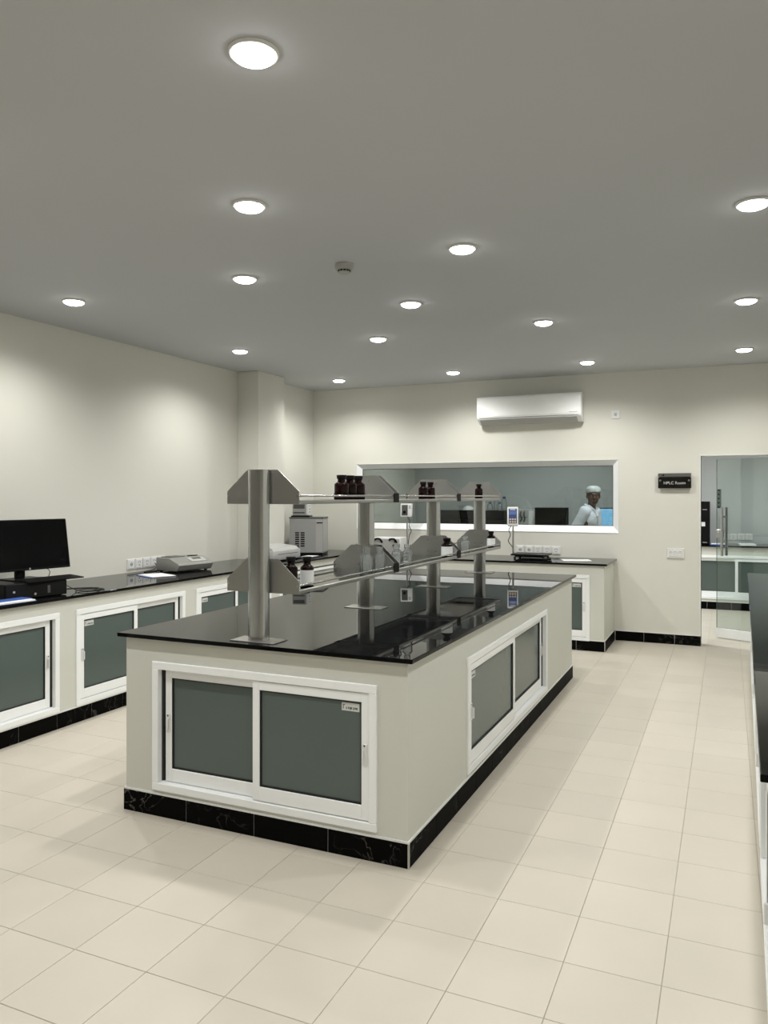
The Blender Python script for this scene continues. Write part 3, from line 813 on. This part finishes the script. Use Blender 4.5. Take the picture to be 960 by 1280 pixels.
# chiller with a control unit on top
ch = thing('recirculating_chiller', 'tall grey box chiller with louvred side in the bench corner', 'chiller', (-4.625, 8.16, BZ), R(17))
MB().box((-.205, -.155, .02), (.20, .155, .430), bev=.006).build('cabinet', 'instrument_grey', ch)
MB().box((-.21, -.16, .430), (.205, .16, .446), bev=.004).build('top_plate', 'dark_grey', ch)
MB().box((-.205, -.157, .004), (.20, .157, .02)).build('plinth', 'black_plastic', ch)
for sx in (-.16, .16):
    for sy in (-.12, .12): MB().cyl((sx, sy, 0), (sx, sy, .004), .018, n=10).build('foot', 'rubber', ch)
for c0 in (-.135, -.068):
    for r_ in range(7): MB().box((c0, -.1565, .095 + r_ * .026), (c0 + .048, -.155, .095 + r_ * .026 + .016)).build('louvre', 'black_plastic', ch)
MB().box((.115, -.157, .03), (.196, -.155, .425)).build('side_strip', 'light_grey_plastic', ch)
MB().box((.2005, -.14, .04), (.203, .14, .42)).build('front_panel', 'light_grey_plastic', ch)
MB().box((.125, -.159, .372), (.197, -.157, .386)).build('badge_strip', 'dark_plastic', ch)
cu = thing('control_unit', 'small grey control unit standing on top of the chiller', 'instrument', (-4.70, 8.12, BZ + .446), R(17))
MB().box((-.115, -.09, 0), (.11, .09, .016), bev=.003).build('base', 'black_plastic', cu)
MB().box((-.10, -.08, .016), (.07, .08, .165), bev=.006).build('housing', 'instrument_grey', cu)
MB().box((.07, -.075, .02), (.098, .075, .160), bev=.005).build('front_cover', 'white_plastic', cu)
MB().box((-.085, -.0815, .045), (.05, -.080, .060)).build('vent', 'dark_grey', cu)
MB().box((-.085, -.0815, .10), (.05, -.080, .150)).build('label_panel', 'dark_grey', cu)
for k_ in range(3): MB().cyl((.098, -.03, .06 + k_ * .035), (.103, -.03, .06 + k_ * .035), .007, n=10).build('knob', 'black_plastic', cu)

# ================================================================== things on the bench below the window
wi = thing('stirrer_unit', 'white boxy stirrer unit with black handles below the window', 'instrument', (-3.70, 8.47, BZ), R(6))
MB().box((-.18, -.13, .015), (.18, .13, .205), bev=.008, seg=2).build('housing', 'white_plastic', wi, smooth=35)
MB().box((-.165, -.1325, .03), (.165, -.130, .19)).build('front_panel', 'light_grey_plastic', wi)
for sx in (-.14, .04):
    MB().tube(curve_pts([(sx, -.131, .175), (sx + .02, -.165, .19), (sx + .07, -.165, .19), (sx + .09, -.131, .150)]), .011, 10).build('handle', 'black_plastic', wi, smooth=60)
for sx, sz in ((.115, .165), (.095, .115), (.15, .11)): MB().cyl((sx, -.134, sz), (sx, -.150, sz), .013, n=14).build('knob', 'black_plastic', wi, smooth=40)
for sx in (-.15, .15):
    for sy in (-.10, .10): MB().cyl((sx, sy, 0), (sx, sy, .016), .014, n=10).build('foot', 'rubber', wi)

def scale_stand(loc, rz, label, style):
    s = thing('bench_scale', label, 'scale', loc, rz)
    W2, D2 = (.20, .16) if style == 'blue' else (.15, .13)
    MB().box((-W2, -D2, .035), (W2, D2, .052), bev=.006, seg=2).build('platform', 'black_plastic', s, smooth=35)
    MB().box((-W2 * .8, -D2 * .75, .018), (W2 * .8, D2 * .75, .035)).build('under_frame', 'dark_plastic', s)
    for sx in (-.8, .8):
        for sy in (-.75, .75): MB().cyl((sx * W2, sy * D2, 0), (sx * W2, sy * D2, .020), .013, n=12).build('foot', 'rubber', s)
    px, py = (-W2 - .004, -.02) if style == 'blue' else (W2 - .04, D2 - .03)
    zt = .375 if style == 'blue' else .455
    MB().cyl((px, py, .04), (px, py, zt), .011, n=16).build('pole', 'steel', s, smooth=40)
    h = link('display_head', None, s, (px, py - .02, zt))
    h.rotation_euler = (R(-14), 0, R(8)) if style == 'blue' else (R(-4), 0, R(10))
    # part as mesh: housing is the head itself
    bpy.data.objects.remove(h)
    rot = Matrix.Translation((px, py - .02, zt - .015)) @ (Matrix.Rotation(R(16 if style == 'blue' else 10), 4, 'Z') @ Matrix.Rotation(R(-12 if style == 'blue' else -3), 4, 'X'))
    hh, w2 = (.215, .060) if style == 'blue' else (.165, .072)
    ho = MB().box((-w2, -.028, 0), (w2, .028, hh), bev=.008, seg=2).xform(rot).build('display_head', 'white_plastic', s, smooth=35)
    if style == 'blue':
        MB().box((-.046, -.0295, .022), (.046, -.028, hh - .022), bev=.0005).xform(rot).build('face_panel', 'blue_dark', ho)
        MB().box((-.038, -.0305, .125), (.038, -.0296, .165)).xform(rot).build('display', 'lcd_blue', ho)
        for r_ in range(2):
            for c_ in range(3): MB().box((-.038 + c_ * .027, -.032, .030 + r_ * .030), (-.038 + c_ * .027 + .020, -.0296, .030 + r_ * .030 + .020), bev=.001).xform(rot).build('key', 'yellow_key' if (r_ == 0) else 'light_grey_plastic', ho)
        MB().box((-.030, -.0305, .178), (.030, -.0296, .186)).xform(rot).build('logo_strip', 'label_paper', ho)
    else:
        MB().box((-.056, -.0295, .018), (.020, -.028, hh - .018)).xform(rot).build('face_panel', 'dark_grey', ho)
        MB().box((-.048, -.0305, .095), (.012, -.0296, .135)).xform(rot).build('display', 'lcd', ho)
        MB().cyl((-.018, -.0296, .058), (-.018, -.045, .058), .018, n=18).xform(rot).build('dial', 'black_plastic', ho, smooth=40)
        for k_ in range(2): MB().box((.034, -.031, .105 + k_ * .022), (.058, -.028, .113 + k_ * .022)).xform(rot).build('button', 'black_plastic', ho)
    q = -1 if style == 'blue' else 1
    MB().tube(curve_pts([(px + q * .012, py - .03, zt - .012), (px + q * .045, py - .02, zt - .06), (px + q * .03, py - .01, zt - .12), (px + q * .055, py, zt - .19), (px + q * .02, py + .02, zt - .25), (px, py + .03, .06)]), .0045, 8).build('head_cable', 'cable', s, smooth=60)
    return s
scale_stand((-2.015, 8.60, BZ), 0, 'black platform scale with blue-faced display on a pole below the window', 'blue')
scale_stand((-3.735, 8.745, BZ), 0, 'bench scale with dial-faced white display on a pole behind the rack', 'grey')
tag(MB().cyl((0, 0, .012), (.22, -.02, .012), .010, n=12).ball((.23, -.02, .016), .016).cyl((-.08, .02, .012), (0, 0, .012), .006, n=10).build('probe_rod', 'black_plastic', loc=(-1.985, 8.36, BZ)), 'black handled probe lying at the front of the platform scale', 'probe')
tag(MB().box((-.105, -.148, 0), (.105, .148, .002)).build('paper_sheet', 'paper', loc=(-1.50, 8.50, BZ), rz=R(-70)), 'white sheet of paper on the bench below the window', 'paper')

# ================================================================== things on the back wall
ac = thing('air_conditioner', 'white wall-mounted split air conditioner above the window', 'air conditioner', (-2.085, WY, 2.44), 0)
L2 = .60
prof = [(-.002, .0), (-.002, .325), (-.165, .325), (-.200, .310), (-.205, .285), (-.200, .075), (-.185, .055), (-.085, 0)]
m = MB().prism(prof, 'x', -L2, L2)
bmesh.ops.bevel(m.bm, geom=[e for e in m.bm.edges], offset=.006, segments=2, profile=.5, affect='EDGES')
m.build('housing', 'ac_white', ac, smooth=30)
MB().prism([(-.2065, .085), (-.2115, .285), (-.206, .305), (-.200, .305), (-.200, .085)], 'x', -L2 + .004, L2 - .004).build('front_panel', 'ac_white', ac)
MB().prism([(-.190, .050), (-.183, .056), (-.088, .004), (-.094, -.003)], 'x', -L2 + .03, L2 - .05).build('air_flap', 'light_grey_plastic', ac)
MB().box((-L2 + .03, -.1985, .066), (L2 - .03, -.186, .070)).build('flap_gap', 'dark_grey', ac)
MB().box((L2 - .13, -.2105, .098), (L2 - .035, -.2065, .104)).build('badge', 'light_grey_plastic', ac)
sw = thing('wall_switch', 'small square white switch plate beside the air conditioner', 'switch', (-1.14, WY, 2.51), 0)
MB().box((-.046, -.010, -.046), (.046, 0, .046), bev=.003, seg=2).build('plate', 'white_plastic', sw)
MB().box((-.014, -.016, -.016), (.014, -.010, .016), bev=.002).build('rocker', 'light_grey_plastic', sw)
s2 = thing('switch_panel', 'wide white six-rocker switch panel below the black sign', 'switch', (-.514, WY, .985), 0)
MB().box((-.088, -.012, -.054), (.088, 0, .054), bev=.004, seg=2).build('plate', 'white_plastic', s2)
for c_ in (-.047, 0, .047):
    MB().box((c_ - .019, -.016, .004), (c_ + .019, -.012, .036), bev=.002).build('rocker', 'white_plastic', s2)
    MB().box((c_ - .019, -.016, -.036), (c_ + .019, -.012, -.004), bev=.002).build('rocker', 'white_plastic', s2)
    MB().box((c_ - .006, -.0165, .016), (c_ + .006, -.0155, .020)).build('indicator', 'dark_grey', s2)
sg = thing('room_sign', 'black HPLC Room sign plate beside the glass door', 'sign', (-.523, WY, 1.69), 0)
MB().box((-.160, -.020, .0), (.160, 0, .155)).build('backing_plate', 'sign_grey', sg)
MB().box((-.167, -.040, -.004), (.167, -.030, .112), bev=.001).build('name_plate', 'sign_black', sg)
MB().box((-.167, -.040, .120), (.167, -.028, .158), bev=.001).build('top_plate', 'sign_grey', sg)
for sx in (-.145, .145): MB().cyl((sx, -.046, .080), (sx, -.020, .080), .011, n=16).build('standoff', 'steel_rail', sg, smooth=40)
text_obj('HPLC Room', .043, 'sign_text', 'lettering', sg, (0, -.0405, .052), (R(90), 0, 0))
MB().box((-.118, -.0412, .130), (-.106, -.040, .146)).build('emblem', 'sign_black', sg)
MB().box((-.130, -.0412, .130), (-.122, -.040, .138)).build('emblem', 'sign_black', sg)
# smoke detector
sd = thing('smoke_detector', 'white smoke detector with dark vents on the ceiling', 'detector', (-2.085, 4.10, CZ), 0)
MB().lathe([(0, -.001), (.055, -.001), (.056, -.022), (.050, -.034), (.043, -.036), (0, -.036)], 32).build('base', 'detector', sd, smooth=40)
for k_ in range(12):
    a = k_ * math.pi / 6
    MB().box((-.007, .0355, -.046), (.007, .0385, -.037)).xform(Matrix.Rotation(a, 4, 'Z')).build('vent', 'gasket', sd)
MB().lathe([(0, -.036), (.036, -.036), (.036, -.047), (.030, -.054), (0, -.056)], 32).build('chamber', 'detector', sd, smooth=40)

# ================================================================== the room behind: instruments and screens
def far_monitor(loc, rz, label, lit):
    m_ = thing('far_monitor', label, 'monitor', loc, rz)
    MB().box((-.11, -.09, 0), (.11, .09, .012), bev=.003).build('base', 'black_plastic', m_)
    MB().box((-.03, .015, .012), (.03, .035, .28), bev=.003).build('neck', 'black_plastic', m_)
    MB().box((-.26, -.02, .17), (.26, .015, .52), bev=.004).build('housing', 'black_plastic', m_)
    so = MB().box((-.245, -.0215, .187), (.245, -.020, .505)).build('screen', 'screen_on' if lit else 'black_screen', m_)
    if lit:
        for k_ in range(7): MB().box((-.20, -.0225, .22 + k_ * .037), (.19 - .03 * (k_ % 3), -.0215, .226 + k_ * .037)).build('text_row', 'screen_row', so)
        MB().box((-.235, -.0225, .475), (.235, -.0215, .495)).build('menu_bar', 'screen_row', so)
    return m_
far_monitor((-1.54, 12.10, BZ), R(0), 'computer monitor with lit pale blue screen behind the person', True)
far_monitor((-2.50, 12.02, BZ), R(0), 'black switched-off monitor at the far bench beside the person', False)
wb_ = thing('white_analyser', 'white box analyser with cables on the far bench beside a black monitor', 'instrument', (-3.0, 12.28, BZ), 0)
MB().box((-.24, -.18, .01), (.24, .18, .49), bev=.008).build('housing', 'light_grey_plastic', wb_)
MB().box((.12, -.1825, .04), (.225, -.180, .47)).build('door_panel', 'white_plastic', wb_)
MB().box((-.22, -.1825, .36), (.10, -.180, .368)).build('panel_seam', 'dark_grey', wb_)
for k_ in range(2): MB().tube(curve_pts([(.0 + k_ * .05, -.181, .45), (-.01 + k_ * .06, -.21, .40), (.01 + k_ * .05, -.19, .34), (-.02 + k_ * .06, -.181, .29)]), .009, 8).build('hose', 'cable', wb_, smooth=60)
for sx in (-.2, .2): MB().box((sx - .02, -.15, 0), (sx + .02, .15, .011)).build('foot', 'rubber', wb_)
def far_stack(loc, label, w2, h, n):
    s = thing('instrument_stack', label, 'instrument', loc, 0)
    for k_ in range(n):
        z0 = .006 + k_ * (h - .006) / n
        MB().box((-w2, -.19, z0), (w2, .19, z0 + (h - .006) / n - .004), bev=.004).build('module', 'black_plastic', s)
        MB().box((-w2 + .02, -.1925, z0 + .03), (w2 - .02, -.190, z0 + (h - .006) / n - .03)).build('front_cover', 'dark_plastic', s)
    MB().box((-w2 + .02, -.17, 0), (w2 - .02, .17, .006)).build('feet', 'rubber', s)
    return s
far_stack((-4.06, 12.12, BZ), 'wide black instrument stack on the far bench behind the window', .31, .47, 3)
far_stack((-3.40, 12.12, BZ), 'black solvent stack with bottles on top on the far bench', .165, .47, 3)
gB = 'blue-capped solvent bottles on the black stack'
for x, y, hh in ((-3.50, 12.06, .13), (-3.42, 12.16, .19), (-3.34, 12.05, .13), (-3.29, 12.15, .22)):
    b = thing('solvent_bottle', 'clear solvent bottle with dark blue cap on the black stack', 'bottle', (x, y, BZ + .47), 0, gB)
    MB().lathe([(0, 0), (.040, 0), (.042, .004), (.042, hh * .62), (.022, hh * .80), (.018, hh * .82), (.018, hh * .86), (0, hh * .86)], 20).build('glass_body', 'clear_bottle', b, smooth=50)
    MB().cyl((0, 0, hh * .84), (0, 0, hh), .023, n=18).build('cap', 'blue_cap', b, smooth=40)
tag(MB().tube(curve_pts([(-3.28, 12.15, BZ + .47 + .22), (-3.18, 12.14, BZ + .47 + .24), (-3.0, 12.14, BZ + .47 + .20), (-2.88, 12.15, BZ + .47 + .10), (-2.86, 12.16, BZ + .49)]), .004, 8).build('solvent_tube', 'clear_stopper', smooth=60), 'thin pale tube arching from the solvent bottles to the white analyser', 'tube')
dm = thing('dome_cover', 'small white rounded cover on the wide black stack', 'cover', (-3.86, 12.05, BZ + .47), 0)
MB().lathe([(.09, 0), (.088, .02), (.07, .05), (.04, .068), (0, .074)], 24).build('dome', 'white_plastic', dm, smooth=50)
MB().lathe([(0, 0), (.097, 0), (.097, .006), (0, .006)], 24).build('rim', 'white_plastic', dm, smooth=40)

st = thing('tower_instrument', 'tall black tower instrument with white tag seen through the doorway', 'instrument', (-.37, 12.16, BZ), 0)
MB().box((-.135, -.20, .008), (.135, .20, .62), bev=.005).build('housing', 'black_plastic', st)
MB().box((-.02, -.2015, .265), (.075, -.20, .325)).build('paper_tag', 'label_paper', st)
for zz in (.03, .50): MB().box((.04, -.2015, zz), (.10, -.20, zz + .008)).build('mark', 'light_grey_plastic', st)
for sx in (-.1, .1): MB().box((sx - .02, -.17, 0), (sx + .02, .17, .009)).build('foot', 'rubber', st)
MBb = thing('folder_stack', 'blue folder lying beside the black tower instrument', 'folder', (-.13, 11.99, BZ), 0)
MB().box((-.09, -.10, 0), (.10, .10, .014)).build('cover', 'blue_folder', MBb)
MB().box((-.085, -.095, .0142), (.095, .095, .022)).build('pages', 'paper', MBb)
tag(MB().box((-.10, -.12, 0), (.11, .12, .025), bev=.002).build('paper_pile', 'paper', loc=(.24, 12.03, BZ), rz=R(8)), 'pile of white papers on the far bench seen through the glass door', 'papers')
for i in range(4): socket((-.03 + i * .1045, FY, 1.00), 0, 'white socket in the row on the far wall behind the glass door', 'sockets behind the glass door', 1)

# ================================================================== the person behind the window
PXc, PYc = -1.665, 10.22
per = thing('person', 'person in white lab coat and pale cap turning to look through the window', 'person', (PXc, PYc, 0), R(-18))
# local frame: +x is where the chest points, +y is the person's left
def remesh(o, v):
    md = o.modifiers.new('remesh', 'REMESH'); md.mode = 'VOXEL'; md.voxel_size = v; md.use_smooth_shade = True
    sm = o.modifiers.new('smooth', 'SMOOTH'); sm.factor = .5; sm.iterations = 3
sh_l, sh_r = (.045, .150, 1.395), (.045, -.150, 1.395)
el_l, el_r = (.04, .20, 1.125), (-.085, -.205, 1.165)
wr_l, wr_r = (.21, .12, 1.00), (.08, -.20, 1.02)
hd_c = Vector((.085, 0, 1.60))
yaw = Matrix.Rotation(R(-54), 3, 'Z')      # head turned to its right, towards the window
def H(x, y, z): return hd_c + yaw @ Vector((x, y, z))
bd = MB()
bd.cap((-.02, .09, .90), (0, .10, .50), .080, .052); bd.cap((-.02, -.09, .90), (0, -.10, .50), .080, .052)
bd.cap((0, .10, .50), (-.02, .10, .09), .052, .036); bd.cap((0, -.10, .50), (-.02, -.10, .09), .052, .036)
for s in (1, -1): bd.cap((-.04, s * .10, .045), (.13, s * .12, .035), .036, .030)
bd.ball((-.02, 0, .95), (.105, .155, .13)); bd.ball((.0, 0, 1.14), (.10, .135, .18)); bd.ball((.02, 0, 1.30), (.105, .165, .14))
bd.cap((.035, .13, 1.40), (.035, -.13, 1.40), .055, .055)
bd.cap((.045, 0, 1.40), (.07, 0, 1.53), .056, .052)
for s, e, w_ in ((sh_l, el_l, wr_l), (sh_r, el_r, wr_r)):
    bd.cap(s, e, .048, .038); bd.cap(e, w_, .038, .026)
# head
bd.ball(H(0, 0, .035), (.098, .078, .098), 24, yaw); bd.ball(H(.022, 0, -.035), (.074, .062, .078), 20, yaw)
bd.ball(H(.058, 0, -.082), (.030, .032, .024), 14, yaw)
bd.cap(H(.092, 0, .012), H(.106, 0, -.028), .010, .0145, 10)
bd.ball(H(.094, 0, -.034), (.014, .020, .009), 10, yaw)
bd.ball(H(.090, 0, .026), (.014, .052, .009), 12, yaw)
for s in (1, -1):
    bd.ball(H(-.002, s * .080, -.002), (.020, .010, .033), 12, yaw)
    bd.ball(H(.062, s * .042, -.022), (.026, .024, .024), 12, yaw)
bd.ball(H(.088, 0, -.062), (.012, .026, .011), 12, yaw)
# hands with five fingers each
def hand(m_, wr, fwd, side, up):
    wr, f, s, u = Vector(wr), Vector(fwd).normalized(), Vector(side).normalized(), Vector(up).normalized()
    pc = wr + f * .055
    rotm = Matrix((f, s, u)).transposed()
    m_.ball(pc, (.050, .040, .017), 14, rotm)
    for k_, (o__, l) in enumerate(((-.030, .058), (-.010, .072), (.010, .078), (.030, .068))):
        a = wr + f * .092 + s * o__; b = a + f * l * .5 - u * .008; c = b + f * l * .40 - u * .024
        m_.cap(a, b, .0095, .0085, 10); m_.cap(b, c, .0085, .0075, 10)
    a = wr + f * .035 - s * .036; b = a + f * .035 - s * .026 - u * .006; c = b + f * .032 - s * .008 - u * .010
    m_.cap(a, b, .012, .010, 10); m_.cap(b, c, .010, .0085, 10)
hand(bd, wr_l, (.75, -.45, -.25), (.45, .85, 0), (.2, 0, 1)); hand(bd, wr_r, (.85, .05, -.5), (-.05, -1, 0), (.5, 0, .85))
body = bd.build('body', 'skin', per); remesh(body, .0062)
for s in (1, -1):
    e = MB().ball(H(.0795, s * .031, .006), (.0135, .0145, .0095), 14, yaw).build('eye', 'eye_white', per, smooth=80)
    MB().ball(H(.0885, s * .031, .006), (.006, .007, .007), 10, yaw).build('iris', 'hair', e, smooth=80)
    MB().ball(H(.090, s * .032, .027), (.010, .022, .004), 10, yaw).build('eyebrow', 'hair', per, smooth=80)
MB().ball(H(.096, 0, -.064), (.010, .022, .005), 12, yaw).build('lips', 'lip', per, smooth=80)
hr = MB().ball(H(-.016, 0, .030), (.093, .084, .088), 20, yaw).ball(H(-.045, 0, -.02), (.055, .066, .060), 16, yaw)
hr.build('hair', 'hair', per, smooth=80)
cp = MB()
ring = []
n = 28
for (rx, ry, zz, fx) in ((.106, .092, .040, -.004), (.110, .096, .048, -.004), (.110, .096, .085, -.008), (.100, .086, .108, -.014), (.072, .062, .126, -.018), (.03, .026, .132, -.018)):
    ring.append([cp.bm.verts.new(H(fx + rx * math.cos(2 * math.pi * k_ / n), ry * math.sin(2 * math.pi * k_ / n), zz - .22 * (rx * math.cos(2 * math.pi * k_ / n) * -1) * .55)) for k_ in range(n)])
for A, B in zip(ring, ring[1:]):
    for k_ in range(n): cp.bm.faces.new((A[k_], A[(k_ + 1) % n], B[(k_ + 1) % n], B[k_]))
cp.bm.faces.new(ring[-1]); cp.bm.faces.new(ring[0][::-1])
cp.build('cap', 'cap_cloth', per, smooth=60)
# lab coat
ct = MB()
ct.ball((.018, 0, 1.31), (.122, .160, .150), 20); ct.ball((-.005, 0, 1.13), (.122, .148, .22), 20); ct.ball((-.02, 0, .96), (.135, .165, .20), 20)
ct.cap((-.02, .06, .92), (-.005, .09, .58), .135, .125, 18); ct.cap((-.02, -.06, .92), (-.005, -.09, .58), .135, .125, 18)
ct.cap((.030, .135, 1.405), (.030, -.135, 1.405), .072, .072, 16)
for s, e, w_ in ((sh_l, el_l, wr_l), (sh_r, el_r, wr_r)):
    ct.cap(s, e, .070, .058, 16); ct.cap(e, w_, .058, .046, 16)
coat = ct.build('lab_coat', 'coat_cloth', per); remesh(coat, .011)
cl_ = MB()
for s in (1, -1):
    cl_.tube(curve_pts([(-.025, s * .012, 1.487), (.01, s * .070, 1.488), (.075, s * .066, 1.462), (.125, s * .022, 1.40), (.142, s * .012, 1.34)]), .015, 8)
clo = cl_.build('collar', 'coat_cloth', coat, smooth=60)
MB().tube(curve_pts([(.146, 0, 1.34), (.142, 0, 1.25), (.132, 0, 1.12), (.13, 0, .98)]), .005, 8).build('front_placket', 'label_paper', coat, smooth=60)
tr_ = MB()
for s in (1, -1): tr_.cap((-.005, s * .10, .60), (-.02, s * .10, .12), .075, .058, 16)
tr_.build('trousers', 'trousers', per, smooth=60)
for s in (1, -1):
    sh_ = MB().cap((-.05, s * .10, .045), (.135, s * .122, .040), .045, .040, 14)
    bmesh.ops.bisect_plane(sh_.bm, geom=list(sh_.bm.verts) + list(sh_.bm.edges) + list(sh_.bm.faces), plane_co=(0, 0, .0), plane_no=(0, 0, -1), clear_outer=True)
    sh_.build('shoe', 'shoe', per, smooth=60)
